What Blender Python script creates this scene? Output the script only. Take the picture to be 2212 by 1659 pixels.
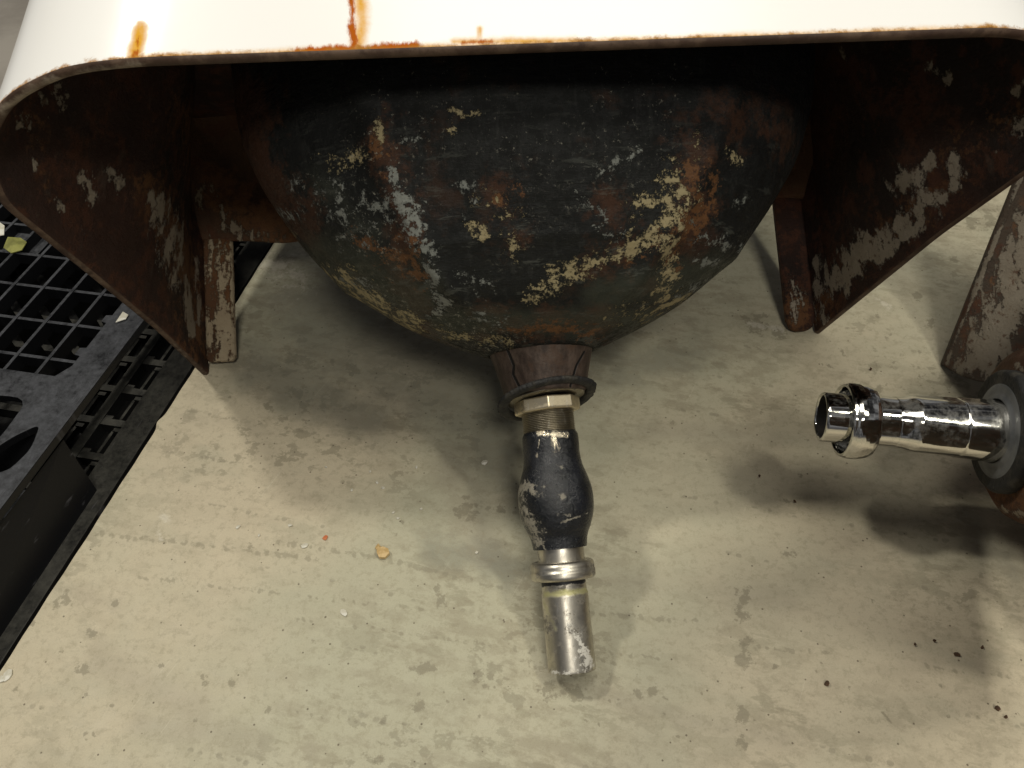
import bpy, math, random
import numpy as np
from mathutils import Vector, Matrix
random.seed(4); RS = np.random.RandomState(7)
for o in list(bpy.data.objects): bpy.data.objects.remove(o)
SC = bpy.context.scene
COL = SC.collection

# ------------------------------------------------------------------ camera
# pinhole measured from the photograph, pixels of a 2212 x 1659 view of it
PW, PH, FP = 2212.0, 1659.0, 1750.0
TH, RHO, CAMH = math.radians(40.5), math.radians(3.0), 0.59936
view = np.array([0, math.sin(TH), -math.cos(TH)])
up0 = np.array([0, math.cos(TH), math.sin(TH)]); r0 = np.array([1.0, 0, 0])
c_right = math.cos(RHO) * r0 - math.sin(RHO) * up0
c_up = math.sin(RHO) * r0 + math.cos(RHO) * up0
CAMP = np.array([0, 0, CAMH])
cam = bpy.data.cameras.new('camera'); camo = bpy.data.objects.new('camera', cam); COL.objects.link(camo)
cam.sensor_width = 36; cam.lens = 36 * FP / PW; cam.clip_start = 0.02; cam.clip_end = 100
M = Matrix(((c_right[0], c_up[0], -view[0], CAMP[0]), (c_right[1], c_up[1], -view[1], CAMP[1]),
            (c_right[2], c_up[2], -view[2], CAMP[2]), (0, 0, 0, 1)))
camo.matrix_world = M
SC.camera = camo

# ------------------------------------------------------------------ world, lamps, exposure
w = bpy.data.worlds.new('World'); SC.world = w; w.use_nodes = True
bg = w.node_tree.nodes['Background']
bg.inputs['Strength'].default_value = 0.15
_t = w.node_tree; _c = _t.nodes.new('ShaderNodeTexCoord'); _m = _t.nodes.new('ShaderNodeMapping'); _m.inputs['Scale'].default_value = (2.2, 2.2, 1.2)
_n = _t.nodes.new('ShaderNodeTexNoise'); _n.inputs['Scale'].default_value = 1.3; _n.inputs['Detail'].default_value = 3; _n.inputs['Roughness'].default_value = .6
_r = _t.nodes.new('ShaderNodeValToRGB'); _r.color_ramp.elements[0].position = .42; _r.color_ramp.elements[0].color = (.10, .10, .11, 1)
_r.color_ramp.elements[1].position = .60; _r.color_ramp.elements[1].color = (1.5, 1.5, 1.55, 1)
_t.links.new(_c.outputs['Generated'], _m.inputs[0]); _t.links.new(_m.outputs[0], _n.inputs['Vector']); _t.links.new(_n.outputs[0], _r.inputs[0]); _t.links.new(_r.outputs[0], bg.inputs['Color'])
SC.view_settings.view_transform = 'Standard'
SC.view_settings.look = 'None'
SC.view_settings.exposure = -0.13
SC.view_settings.gamma = 1.0
SC.view_settings.use_curve_mapping = False
def lamp(name, loc, target, sx, sy, power, col, spin=0):
    d = bpy.data.lights.new(name, 'AREA'); d.shape = 'RECTANGLE'; d.size = sx; d.size_y = sy
    d.energy = power; d.color = col
    o = bpy.data.objects.new(name, d); COL.objects.link(o)
    o.location = loc
    q = (Vector(target) - Vector(loc)).to_track_quat('-Z', 'Y')
    o.rotation_euler = (q.to_matrix() @ Matrix.Rotation(spin, 3, 'Z')).to_euler()
    return o
lamp('ceiling_tube_left', (-1.25, 0.85, 2.5), (0, .45, 0), 0.13, 0.22, 24, (1.0, .95, .83), 0.5)
lamp('ceiling_tube_right', (1.0, -0.15, 2.4), (0, .35, 0), 0.12, 0.45, 16, (1.0, .96, .82), -0.6)
lamp('ceiling_tube_behind', (0.30, -1.15, 2.4), (-.05, .45, .2), 0.5, 0.4, 25, (1.0, .95, .84))
lamp('ceiling_panel_above', (0.25, 0.55, 2.6), (.25, .54, 0), 1.1, 0.9, 17, (1.0, .95, .84))

# ------------------------------------------------------------------ projection helpers
def ray(x, y): return view * FP + c_right * (x - PW / 2) - c_up * (y - PH / 2)
def gz(x, y, z=0.0):
    d = ray(x, y); t = (z - CAMH) / d[2]; return CAMP + d * t
def proj(P):
    d = np.asarray(P) - CAMP; z = d @ view
    return np.stack([PW / 2 + FP * (d @ c_right) / z, PH / 2 - FP * (d @ c_up) / z], -1)

# ------------------------------------------------------------------ mesh helpers
def mesh_obj(name, V, F, mats, parent=None, smooth=True, fm=None, bevel=None):
    me = bpy.data.meshes.new(name); me.from_pydata([tuple(map(float, v)) for v in V], [], [tuple(map(int, f)) for f in F])
    me.update()
    for m in (mats if isinstance(mats, (list, tuple)) else [mats]): me.materials.append(m)
    if fm is not None: me.polygons.foreach_set('material_index', list(map(int, fm)))
    me.polygons.foreach_set('use_smooth', [smooth] * len(me.polygons))
    o = bpy.data.objects.new(name, me); COL.objects.link(o)
    if parent: o.parent = parent
    if bevel:
        b = o.modifiers.new('bevel', 'BEVEL'); b.width = bevel; b.segments = 2; b.limit_method = 'ANGLE'
    return o
def grid(P, closed_u=False, flip=False):
    """P: (nu, nv, 3) -> verts, faces"""
    nu, nv = P.shape[:2]; V = P.reshape(-1, 3); F = []
    i = np.arange(nu if closed_u else nu - 1); j = np.arange(nv - 1)
    I, J = np.meshgrid(i, j, indexing='ij'); I2 = (I + 1) % nu
    q = np.stack([I * nv + J, I2 * nv + J, I2 * nv + J + 1, I * nv + J + 1], -1).reshape(-1, 4)
    if flip: q = q[:, ::-1]
    return V, q
def tag(o, label=None, cat=None, group=None, kind=None):
    for k, v in (('label', label), ('category', cat), ('group', group), ('kind', kind)):
        if v: o[k] = v
    return o
def empty(name, loc=(0, 0, 0)):
    o = bpy.data.objects.new(name, None); COL.objects.link(o); o.location = loc; o.empty_display_size = .05; return o
def boxes(lst):
    """list of (origin, ex, ey, ez) parallelepipeds -> V, F"""
    V, F = [], []
    for o, ex, ey, ez in lst:
        o, ex, ey, ez = map(np.asarray, (o, ex, ey, ez)); b = len(V)
        for k in range(8):
            V.append(o + ex * (k & 1) + ey * ((k >> 1) & 1) + ez * ((k >> 2) & 1))
        for f in ((0, 2, 3, 1), (4, 5, 7, 6), (0, 1, 5, 4), (2, 6, 7, 3), (0, 4, 6, 2), (1, 3, 7, 5)):
            F.append([b + i for i in f])
    return V, F
def frame_from(axis):
    a = np.asarray(axis, float); a /= np.linalg.norm(a)
    t = np.array([1, 0, 0]) if abs(a[0]) < .9 else np.array([0, 1, 0])
    e1 = np.cross(a, t); e1 /= np.linalg.norm(e1); return a, e1, np.cross(a, e1)
def lathe(name, p0, axis, prof, mat, parent, n=96, wob=0.0, seed=0, smooth=True, wobm=None):
    a, e1, e2 = frame_from(axis); p0 = np.asarray(p0)
    th = np.linspace(0, 2 * np.pi, n, endpoint=False)
    prof = np.asarray(prof, float)
    rs = np.random.RandomState(seed)
    W = np.zeros((n, len(prof)))
    if wob:
        for k in range(2, 7):
            ph = rs.rand(2) * 6.28
            W += wob / k * 2 * np.sin(k * th[:, None] + ph[0] + prof[None, :, 0] * 60 * (rs.rand() - .5)) 
    r = prof[None, :, 1] + W * (1 if wobm is None else np.asarray(wobm)[None, :])
    P = p0 + prof[None, :, 0, None] * a + r[..., None] * (np.cos(th)[:, None, None] * e1 + np.sin(th)[:, None, None] * e2)
    V, F = grid(P, True)
    return mesh_obj(name, V, F, mat, parent, smooth)
def densify(prof, step):
    out = [prof[0]]
    for a, b in zip(prof[:-1], prof[1:]):
        n = max(1, int(math.hypot(b[0] - a[0], b[1] - a[1]) / step))
        for k in range(1, n + 1): out.append((a[0] + (b[0] - a[0]) * k / n, a[1] + (b[1] - a[1]) * k / n))
    return out
def smoothprof(pts, n):
    """Catmull-Rom through (s, r) control points"""
    p = np.array([pts[0]] + list(pts) + [pts[-1]], float); out = []
    seg = len(pts) - 1
    for i in range(seg):
        for t in np.linspace(0, 1, n, endpoint=False):
            a, b, c, d = p[i], p[i + 1], p[i + 2], p[i + 3]
            out.append(.5 * ((2 * b) + (-a + c) * t + (2 * a - 5 * b + 4 * c - d) * t * t + (-a + 3 * b - 3 * c + d) * t ** 3))
    out.append(np.array(pts[-1])); return out
def paint(o, name, strokes, front=False):
    """mask attribute: 1 on the marks measured in the photograph, falling to 0 at their borders"""
    me = o.data; n = len(me.vertices); co = np.empty(n * 3); me.vertices.foreach_get('co', co); co = co.reshape(-1, 3)
    nr = np.empty(n * 3); me.vertex_normals.foreach_get('vector', nr); nr = nr.reshape(-1, 3)
    p = proj(co); val = np.zeros(n)
    for pts, rad, st in strokes:
        pts = np.array(pts, float)
        if len(pts) == 1: d = np.hypot(*(p - pts[0]).T)
        else:
            d = np.full(n, 1e9)
            for a, b in zip(pts[:-1], pts[1:]):
                ab = b - a; t = np.clip(((p - a) @ ab) / (ab @ ab + 1e-9), 0, 1)
                d = np.minimum(d, np.hypot(*(p - a - t[:, None] * ab).T))
        val = np.maximum(val, st * np.clip(1 - d / rad, 0, 1))
    if front: val *= ((CAMP - co) * nr).sum(1) > -0.002
    at = me.attributes.new(name, 'FLOAT', 'POINT'); at.data.foreach_set('value', val.astype(np.float32))
def setattr_v(o, name, vals):
    at = o.data.attributes.new(name, 'FLOAT', 'POINT'); at.data.foreach_set('value', np.asarray(vals, np.float32))

# ------------------------------------------------------------------ material helpers
class Mat:
    def __init__(s, name, rough=.6, metal=0.0, spec=.5):
        s.m = bpy.data.materials.new(name); s.m.use_nodes = True; s.t = s.m.node_tree; s.n = s.t.nodes; s.l = s.t.links
        s.b = s.n['Principled BSDF']; s.b.inputs['Roughness'].default_value = rough
        s.b.inputs['Metallic'].default_value = metal; s.b.inputs['Specular IOR Level'].default_value = spec
        s.tc = s.n.new('ShaderNodeTexCoord').outputs['Object']
    def put(s, sock, v):
        if hasattr(v, 'is_output'): s.l.new(v, sock)
        elif isinstance(v, (tuple, list)) and len(v) == 3 and sock.type == 'RGBA': sock.default_value = (*v, 1)
        else: sock.default_value = v
    def vec(s, rot=(0, 0, 0), scale=(1, 1, 1), loc=(0, 0, 0)):
        k = s.n.new('ShaderNodeMapping'); s.l.new(s.tc, k.inputs[0])
        k.inputs['Rotation'].default_value = rot; k.inputs['Scale'].default_value = scale; k.inputs['Location'].default_value = loc
        return k.outputs[0]
    def stretched(s, dirs, scales, off=0.0):
        """coordinates measured along given world directions, scaled"""
        c = s.n.new('ShaderNodeCombineXYZ')
        for i, (d, sc) in enumerate(zip(dirs, scales)):
            v = s.n.new('ShaderNodeVectorMath'); v.operation = 'DOT_PRODUCT'; s.l.new(s.tc, v.inputs[0])
            v.inputs[1].default_value = tuple(float(x) * sc for x in d)
            s.l.new(s.math('ADD', v.outputs['Value'], off), c.inputs[i])
        return c.outputs[0]
    def noise(s, scale, detail=4, rough=.55, vec=None, dist=0.0, off=0.0):
        k = s.n.new('ShaderNodeTexNoise'); k.inputs['Scale'].default_value = scale; k.inputs['Detail'].default_value = detail
        k.inputs['Roughness'].default_value = rough; k.inputs['Distortion'].default_value = dist
        if vec is None: vec = s.vec(loc=(off, off * 1.7, off * .3))
        s.l.new(vec, k.inputs['Vector']); return k.outputs[0]
    def voro(s, scale, vec=None, out='Distance', rnd=1.0):
        k = s.n.new('ShaderNodeTexVoronoi'); k.inputs['Scale'].default_value = scale; k.inputs['Randomness'].default_value = rnd
        s.l.new(vec if vec is not None else s.tc, k.inputs['Vector']); return k.outputs[out]
    def math(s, op, a, b=0.0, c=None, clamp=False):
        k = s.n.new('ShaderNodeMath'); k.operation = op; k.use_clamp = clamp
        s.put(k.inputs[0], a); s.put(k.inputs[1], b)
        if c is not None: s.put(k.inputs[2], c)
        return k.outputs[0]
    def step(s, v, lo, hi, to0=0.0, to1=1.0):
        k = s.n.new('ShaderNodeMapRange'); k.interpolation_type = 'SMOOTHSTEP' if lo < hi else 'LINEAR'; k.clamp = True
        s.put(k.inputs[0], v)
        for i, x in enumerate((lo, hi, to0, to1)): s.put(k.inputs[i + 1], x)
        return k.outputs[0]
    def mix(s, f, a, b, mode='MIX'):
        k = s.n.new('ShaderNodeMix'); k.data_type = 'RGBA'; k.blend_type = mode
        s.put(k.inputs[0], f); s.put(k.inputs[6], a); s.put(k.inputs[7], b); return k.outputs[2]
    def grit(s, scale, off=0.0, vec=None):
        a = s.noise(scale, 8, .78, vec=vec, off=off); b = s.noise(scale * 4.2, 5, .8, off=off + 1.3)
        return s.math('ADD', s.step(a, .36, .64), s.math('MULTIPLY', s.math('SUBTRACT', b, .5), 1.5))
    def attr(s, name):
        k = s.n.new('ShaderNodeAttribute'); k.attribute_name = name; return k.outputs['Fac']
    def masked(s, name, nz, amp=1.2, soft=.08, thr=.5):
        """ragged mask: attribute broken up by noise"""
        v = s.math('ADD', s.attr(name), s.math('MULTIPLY', s.math('SUBTRACT', nz, .5), amp))
        g = s.math('GREATER_THAN', s.attr(name), .01)
        return s.math('MULTIPLY', s.step(v, thr - soft, thr + soft), g)
    def bump(s, h, strength=.3, dist=.002, prev=None):
        k = s.n.new('ShaderNodeBump'); k.inputs['Strength'].default_value = strength; k.inputs['Distance'].default_value = dist
        s.put(k.inputs['Height'], h)
        if prev is not None: s.l.new(prev, k.inputs['Normal'])
        s.l.new(k.outputs[0], s.b.inputs['Normal']); return k.outputs[0]
    def color(s, v): s.put(s.b.inputs['Base Color'], v)
    def rough(s, v): s.put(s.b.inputs['Roughness'], v)
    def metal(s, v): s.put(s.b.inputs['Metallic'], v)

# ------------------------------------------------------------------ frames
EDG = math.radians(74.7)                      # board edge direction on the ground
eA = np.array([math.cos(EDG), math.sin(EDG), 0]); eB = np.array([math.sin(EDG), -math.cos(EDG), 0])
mid = np.array([0.00269, 0.55136, 0.0])
U = np.array([0.99979, 0.02064, 0.0]); VD = np.array([0.01711, -0.82886, -0.55919]); WD = np.array([0.01154, -0.55907, 0.82904])
def S(a, v, ww): return mid + np.multiply.outer(a, U) + np.multiply.outer(v, VD) + np.multiply.outer(ww, WD)

# ------------------------------------------------------------------ materials
def mat_board():
    m = Mat('stained_board', .62, spec=.35)
    big = m.noise(3.2, 4, .6, off=3); med = m.noise(11, 5, .6, vec=m.stretched((eB, eA, (0, 0, 1)), (1, 2.2, 1)), off=0)
    c = m.mix(m.step(big, .35, .68), (.445, .432, .330), (.545, .480, .365))
    c = m.mix(m.math('MULTIPLY', m.step(med, .50, .72), .45), c, (.42, .40, .305))
    # cloudy dirt films with hard-edged blotches
    fine = m.noise(60, 6, .7, off=9)
    blot = m.noise(26, 7, .66, vec=m.stretched((eB, eA, (0, 0, 1)), (.75, 1.6, 1), 2.2))
    blot2 = m.noise(55, 6, .65, vec=m.stretched((eB, eA, (0, 0, 1)), (1, 1.3, 1), 5.1))
    gate = m.step(m.noise(5, 3, .5, off=7), .48, .62); gate3 = m.step(m.noise(3.4, 3, .6, off=19), .38, .58, .2, 1)
    c = m.mix(m.math('MULTIPLY', m.math('MULTIPLY', m.step(blot2, .555, .60), gate), .5), c, (.22, .20, .145))
    c = m.mix(m.math('MULTIPLY', m.math('MULTIPLY', m.step(blot, .555, .60), gate3), .5), c, (.27, .25, .18))
    # painted stain masks, and one mask of painted shade
    smk = m.noise(38, 8, .72, vec=m.stretched((eB, eA, (0, 0, 1)), (.8, 1.5, 1), 8.8)); c = m.mix(m.math('MULTIPLY', m.math('MULTIPLY', m.step(smk, .46, .62), gate3), .5), c, (.27, .235, .17))
    c = m.mix(m.math('MULTIPLY', m.masked('film', m.noise(22, 5, .6, off=1), 1.0, .35, .55), .30), c, (.30, .265, .215))
    c = m.mix(m.math('MULTIPLY', m.masked('stain', m.noise(120, 6, .72, off=5), 2.6, .10, .62), .58), c, (.20, .18, .13))
    c = m.mix(m.math('MULTIPLY', m.masked('dot', m.noise(260, 4, .7, off=6), 1.3, .15, .42), .48), c, (.22, .20, .145))
    c = m.mix(m.math('MULTIPLY', m.masked('grime_shade', m.noise(30, 6, .65, off=8), .9, .25, .5), .55), c, (.20, .20, .165))  # cast shade of the sinks painted into the board colour
    c = m.mix(m.math('MULTIPLY', m.masked('pale', m.grit(60, 11), 1.1, .3, .7), .5), c, (.68, .64, .56))
    # rows of small dots across the sheet
    dots = m.stretched((eB, eA, (0, 0, 1)), (1, 1, 1))
    sp = m.n.new('ShaderNodeSeparateXYZ'); m.l.new(dots, sp.inputs[0])
    wav = m.math('ADD', sp.outputs[1], m.math('MULTIPLY', m.math('SUBTRACT', m.noise(4, 2, .5, off=2), .5), .010))
    row = m.math('ABSOLUTE', m.math('SUBTRACT', m.math('FRACT', m.math('MULTIPLY', wav, 1 / .047)), .5))
    rowm = m.step(row, .02, .07, 1, 0)
    vd = m.voro(150, dots); dm = m.step(vd, .30, .42, 1, 0)
    g2 = m.step(m.noise(9, 3, .6, off=14), .47, .56)
    c = m.mix(m.math('MULTIPLY', m.math('MULTIPLY', m.math('MULTIPLY', rowm, dm), g2), .45), c, (.22, .20, .15))
    sk = m.voro(85, m.vec(loc=(4, 2, 0))); c = m.mix(m.math('MULTIPLY', m.step(sk, .05, .08, 1, 0), .8), c, (.10, .08, .055))
    # long faint scuffs
    scr = m.noise(1, 3, .6, vec=m.stretched((eA + .25 * eB, eB - .25 * eA, (0, 0, 1)), (9, 420, 1)))
    c = m.mix(m.math('MULTIPLY', m.step(scr, .66, .74), .25), c, (.70, .66, .55))
    mic = m.noise(140, 7, .8, off=17); c = m.mix(m.math('MULTIPLY', m.step(mic, .49, .62), .38), c, (.29, .26, .185))
    grain = m.noise(900, 3, .7, off=1); c = m.mix(.22, c, m.mix(grain, (.18, .17, .13), (.95, .9, .75)), 'OVERLAY')
    m.color(c); m.rough(m.step(fine, .3, .7, .45, .7))
    m.bump(m.math('ADD', m.math('MULTIPLY', blot, .5), m.math('ADD', m.math('MULTIPLY', fine, .4), m.math('MULTIPLY', grain, .12))), .22, .0015)
    return m.m
def mat_simple(name, a, b, scale=20, rough=.6, metal=0, bmp=.2, dist=.001, lo=.4, hi=.6, spec=.5, r2=None):
    m = Mat(name, rough, metal, spec); n = m.noise(scale, 5, .6); m.color(m.mix(m.step(n, lo, hi), a, b))
    if r2: m.rough(m.step(n, .3, .7, rough, r2))
    m.bump(m.noise(scale * 3, 4, .6, off=2), bmp, dist); return m.m
def mat_plastic(name='black_plastic', base=(.0075, .0078, .009), dust=(.12, .125, .14), amt=.7):
    m = Mat(name, .42, spec=.22)
    g = m.n.new('ShaderNodeNewGeometry'); sp = m.n.new('ShaderNodeSeparateXYZ'); m.l.new(g.outputs['True Normal'], sp.inputs[0])
    up = m.step(sp.outputs[2], .6, .95)
    n = m.noise(30, 7, .75); f = m.noise(160, 6, .75, off=3)
    d = m.math('MULTIPLY', up, m.math('MULTIPLY', m.step(m.math('ADD', m.math('MULTIPLY', n, .6), m.math('MULTIPLY', f, .6)), .35, .85), amt))
    c = m.mix(d, base, dust)
    sc = m.noise(1, 3, .6, vec=m.stretched((eA, eB, (0, 0, 1)), (30, 500, 1)))
    c = m.mix(m.math('MULTIPLY', m.step(sc, .64, .74), .25), c, (.2, .2, .22))
    m.color(c); m.rough(m.step(d, 0, .5, .33, .8)); m.bump(f, .25, .0008); return m.m
def mat_iron_inside(name='rusted_iron', chip_c=(.38, .335, .27), amt=1.0, base1=(.014, .008, .0065), base2=(.036, .015, .010)):
    m = Mat(name, .7, spec=.3)
    st = m.stretched((U, VD, WD), (46, 9, 40)); n = m.noise(1, 6, .65, vec=st); b = m.noise(7, 5, .6, off=2)
    c = m.mix(m.step(b, .38, .64), base1, base2)
    c = m.mix(m.math('MULTIPLY', m.step(m.grit(34, 5), .45, .95), .65), c, (.085, .030, .014))
    c = m.mix(m.math('MULTIPLY', m.step(n, .60, .68), .28 * amt), c, (.11, .085, .065))
    rust = m.masked('rust', m.grit(75, 4), .8, .28, .68); c = m.mix(m.math('MULTIPLY', rust, .8), c, m.mix(m.noise(90, 4, .6, off=2), (.09, .036, .014), (.21, .10, .04)))
    stc = m.noise(1, 6, .62, vec=m.stretched((U, VD, WD), (110, 26, 60), 3.3))
    chip = m.masked('chip', m.math('ADD', stc, m.math('MULTIPLY', m.math('SUBTRACT', m.noise(330, 5, .8, off=9), .5), .45)), 2.8, .09, .62); c = m.mix(m.math('MULTIPLY', chip, .92), c, m.mix(m.noise(60, 4, .6, off=6), (chip_c[0] * .6, chip_c[1] * .55, chip_c[2] * .5), chip_c))
    spots = m.noise(120, 5, .7, off=8); c = m.mix(m.math('MULTIPLY', m.math('MULTIPLY', m.step(spots, .56, .66), chip), .8), c, (.07, .03, .014))
    m.color(c); m.rough(m.step(n, .3, .7, .55, .85))
    m.bump(m.math('ADD', m.noise(160, 7, .8, off=3), m.math('ADD', m.math('MULTIPLY', n, .9), m.math('MULTIPLY', chip, .7))), .9, .0025); return m.m
def mat_bowl():
    m = Mat('blistered_dark_paint', .6, spec=.22)
    st = m.stretched((U, VD, WD), (170, 14, 120)); s1 = m.noise(1, 6, .7, vec=st); b = m.noise(9, 6, .65, off=2)
    c = m.mix(m.step(b, .4, .62), (.0062, .0066, .0064), (.0100, .0108, .0102))
    c = m.mix(m.math('MULTIPLY', m.step(s1, .54, .68), .55), c, (.026, .027, .025))
    br = m.masked('brown', m.grit(34, 6), .9, .35, .62); c = m.mix(m.math('MULTIPLY', br, .9), c, (.050, .023, .013))
    c = m.mix(m.math('MULTIPLY', m.step(m.noise(16, 6, .7, off=15), .54, .64), .55), c, (.042, .021, .012))
    green = m.masked('green', m.noise(18, 5, .7, off=16), 1.0, .3, .5); c = m.mix(m.math('MULTIPLY', green, .6), c, (.050, .055, .040))
    wr = m.noise(1, 6, .75, vec=m.stretched((U, VD, WD), (26, 120, 30), 1.7))
    c = m.mix(m.math('MULTIPLY', m.math('MULTIPLY', m.step(wr, .57, .63), m.attr('low')), .4), c, (.10, .105, .09))
    og = m.masked('orange', m.grit(95, 7), 1.3, .16, .74); c = m.mix(m.math('MULTIPLY', og, .85), c, m.mix(m.noise(90, 4, .6), (.085, .036, .015), (.18, .085, .032)))
    n2 = m.grit(105, 9)
    cr = m.masked('cream', n2, 1.45, .11, .74); c = m.mix(cr, c, m.mix(m.noise(50, 4, .6, off=3), (.24, .19, .10), (.37, .32, .19)))
    n3 = m.grit(120, 12)
    wh = m.masked('white', n3, 1.45, .11, .76); c = m.mix(m.math('MULTIPLY', wh, .9), c, m.mix(m.noise(50, 4, .6, off=5), (.15, .16, .145), (.26, .27, .245)))
    # flecks of old paint scattered everywhere, denser low down
    fl = m.noise(300, 6, .8, off=21); gate = m.step(m.noise(8, 4, .6, off=22), .46, .62)
    fm = m.math('MULTIPLY', m.step(m.math('ADD', fl, m.math('MULTIPLY', m.attr('low'), .06)), .625, .675), gate)
    c = m.mix(m.math('MULTIPLY', fm, .8), c, (.25, .24, .195))
    m.color(c); m.rough(m.step(n2, .3, .7, .5, .8))
    hh = m.math('ADD', m.math('MULTIPLY', m.noise(170, 6, .75, off=3), .8), m.math('ADD', m.math('MULTIPLY', wr, .9), m.math('MULTIPLY', m.math('ADD', cr, wh), 1.3)))
    nb = m.bump(hh, .75, .0022); m.bump(m.noise(28, 3, .5, off=31), .5, .006, nb); return m.m
def mat_enamel():
    m = Mat('white_enamel', .24, spec=.5)
    c = (.88, .875, .86)
    n = m.noise(70, 6, .7, off=4)
    yl = m.masked('yellow', n, .9, .45, .55); c = m.mix(yl, c, (.70, .36, .035))
    sk = m.masked('streak', m.noise(1, 5, .7, vec=m.stretched((U, VD, WD), (150, 60, 90))), 2.4, .30, .62); c = m.mix(sk, c, (.40, .095, .007))
    m.put(m.b.inputs['Specular IOR Level'], m.math('SUBTRACT', .5, m.math('MULTIPLY', m.math('MAXIMUM', sk, yl), .45)))
    e = m.attr('edge'); ne = m.noise(110, 6, .75, off=7)
    ev = m.math('ADD', e, m.math('MULTIPLY', m.math('SUBTRACT', ne, .5), 1.1))
    c = m.mix(m.step(ev, .50, .80), c, (.36, .17, .03)); c = m.mix(m.step(ev, .74, .92), c, (.10, .05, .02))
    m.color(c); m.rough(m.math('MAXIMUM', m.step(ev, .6, .9, .22, .8), m.math('MULTIPLY', m.math('MAXIMUM', sk, yl), .8))); m.bump(m.math('ADD', m.noise(14, 3, .5), m.math('MULTIPLY', m.step(ev, .6, .9), m.math('MULTIPLY', ne, .4))), .12, .003)
    return m.m
def mat_rim():
    m = Mat('rusty_rim', .6, spec=.3)
    n = m.noise(55, 6, .7); c = m.mix(m.step(n, .40, .62), (.052, .029, .019), (.105, .068, .046))
    c = m.mix(m.math('MULTIPLY', m.step(m.noise(30, 6, .7, off=5), .52, .62), .7), c, (.035, .019, .013))
    c = m.mix(m.masked('pale', m.noise(90, 5, .7, off=5), 1.0, .2, .5), c, (.30, .25, .19))
    m.color(c); m.bump(m.noise(200, 5, .7), .4, .001); return m.m
def mat_bare_boss():
    m = Mat('bare_cast_iron', .6, spec=.35)
    st = m.stretched((U, VD, WD), (130, 40, 130)); n = m.noise(1, 6, .7, vec=st)
    c = m.mix(m.step(n, .38, .66), (.030, .019, .014), (.080, .056, .043))
    c = m.mix(m.math('MULTIPLY', m.step(m.noise(50, 5, .7, off=4), .52, .66), .6), c, (.065, .035, .02))
    c = m.mix(m.masked('orange', m.noise(100, 5, .7, off=3), 1.5, .15, .6), c, (.26, .15, .05))
    cr = m.step(m.attr('crack'), .2, .55); c = m.mix(cr, c, (.004, .003, .003))
    m.color(c); m.bump(m.math('SUBTRACT', m.noise(260, 5, .7), m.math('MULTIPLY', cr, 2.5)), .5, .0012); return m.m
def mat_tar():
    m = Mat('black_tar_over_nickel', .3, spec=.5)
    n = m.noise(130, 6, .75, off=2)
    c = m.mix(m.step(m.noise(30, 5, .6), .4, .65), (.006, .007, .009), (.012, .0135, .018))
    c = m.mix(m.math('MULTIPLY', m.step(n, .62, .70), .35), c, (.04, .042, .045))
    ch = m.masked('chip', m.grit(110, 3), 1.0, .09, .62); c = m.mix(m.math('MULTIPLY', ch, .85), c, m.mix(m.noise(200, 4, .6), (.15, .135, .10), (.36, .33, .27)))
    mt = m.masked('bare', m.noise(160, 5, .7, vec=m.stretched((U, VD, WD), (1.6, .5, 1.6))), 1.5, .1, .55)
    c = m.mix(mt, c, (.62, .55, .42)); m.metal(m.math('MULTIPLY', mt, .9))
    m.color(c); m.rough(m.math('ADD', m.step(n, .35, .65, .14, .40), m.math('MULTIPLY', ch, .3)))
    m.bump(m.math('ADD', m.math('MULTIPLY', n, .8), m.noise(420, 4, .7, off=5)), .6, .0012); return m.m
def mat_nickel(name, tint=(.60, .565, .49), r=(.30, .52), grime_shade=(.06, .05, .035), scale=1.0, ga=.8):
    m = Mat(name, .3, 1.0)
    n = m.noise(45 * scale, 6, .7); s1 = m.noise(1, 5, .7, vec=m.stretched((U, VD, WD), (260, 60, 260)))
    c = m.mix(m.step(n, .35, .6), tint, tuple(x * .72 for x in tint))
    c = m.mix(m.math('MULTIPLY', m.step(s1, .55, .7), .4), c, (.75, .74, .70))
    g = m.math('MULTIPLY', m.step(m.noise(90 * scale, 6, .78, off=6), .53, .64), ga); c = m.mix(g, c, grime_shade)
    bk = m.masked('black', m.noise(160, 5, .7, off=2), 1.0, .08, .5); c = m.mix(bk, c, (.012, .012, .014))
    yl = m.masked('yellow', m.noise(120, 5, .7, off=3), 1.0, .25, .5); c = m.mix(m.math('MULTIPLY', yl, .75), c, (.42, .40, .16))
    wt = m.masked('scale', m.grit(150, 4), 1.2, .1, .72); c = m.mix(m.math('MULTIPLY', wt, .8), c, (.66, .64, .58))
    non = m.math('MAXIMUM', m.math('MAXIMUM', g, bk), m.math('MAXIMUM', m.math('MULTIPLY', yl, .6), wt), clamp=True)
    m.color(c); m.metal(m.math('SUBTRACT', 1.0, m.math('MULTIPLY', non, .85)))
    m.rough(m.math('ADD', m.step(n, .3, .7, r[0], r[1]), m.math('MULTIPLY', non, .15))); m.bump(m.math('ADD', s1, m.math('MULTIPLY', n, .6)), .10, .0006); return m.m
def mat_chrome():
    m = Mat('dusty_chrome', .1, 1.0)
    n = m.noise(48, 6, .75); f = m.noise(260, 5, .7, off=3)
    d = m.math('MULTIPLY', m.step(m.math('ADD', n, m.math('MULTIPLY', m.math('SUBTRACT', f, .5), .5)), .46, .68), .15)
    c = m.mix(d, (.72, .71, .67), (.26, .25, .23)); m.color(c)
    m.rough(m.math('ADD', .07, m.math('MULTIPLY', d, .55))); m.metal(m.math('SUBTRACT', 1.0, m.math('MULTIPLY', d, .9)))
    m.bump(m.math('ADD', m.noise(22, 2, .5), m.math('MULTIPLY', f, .12)), .10, .0012); return m.m

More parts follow.
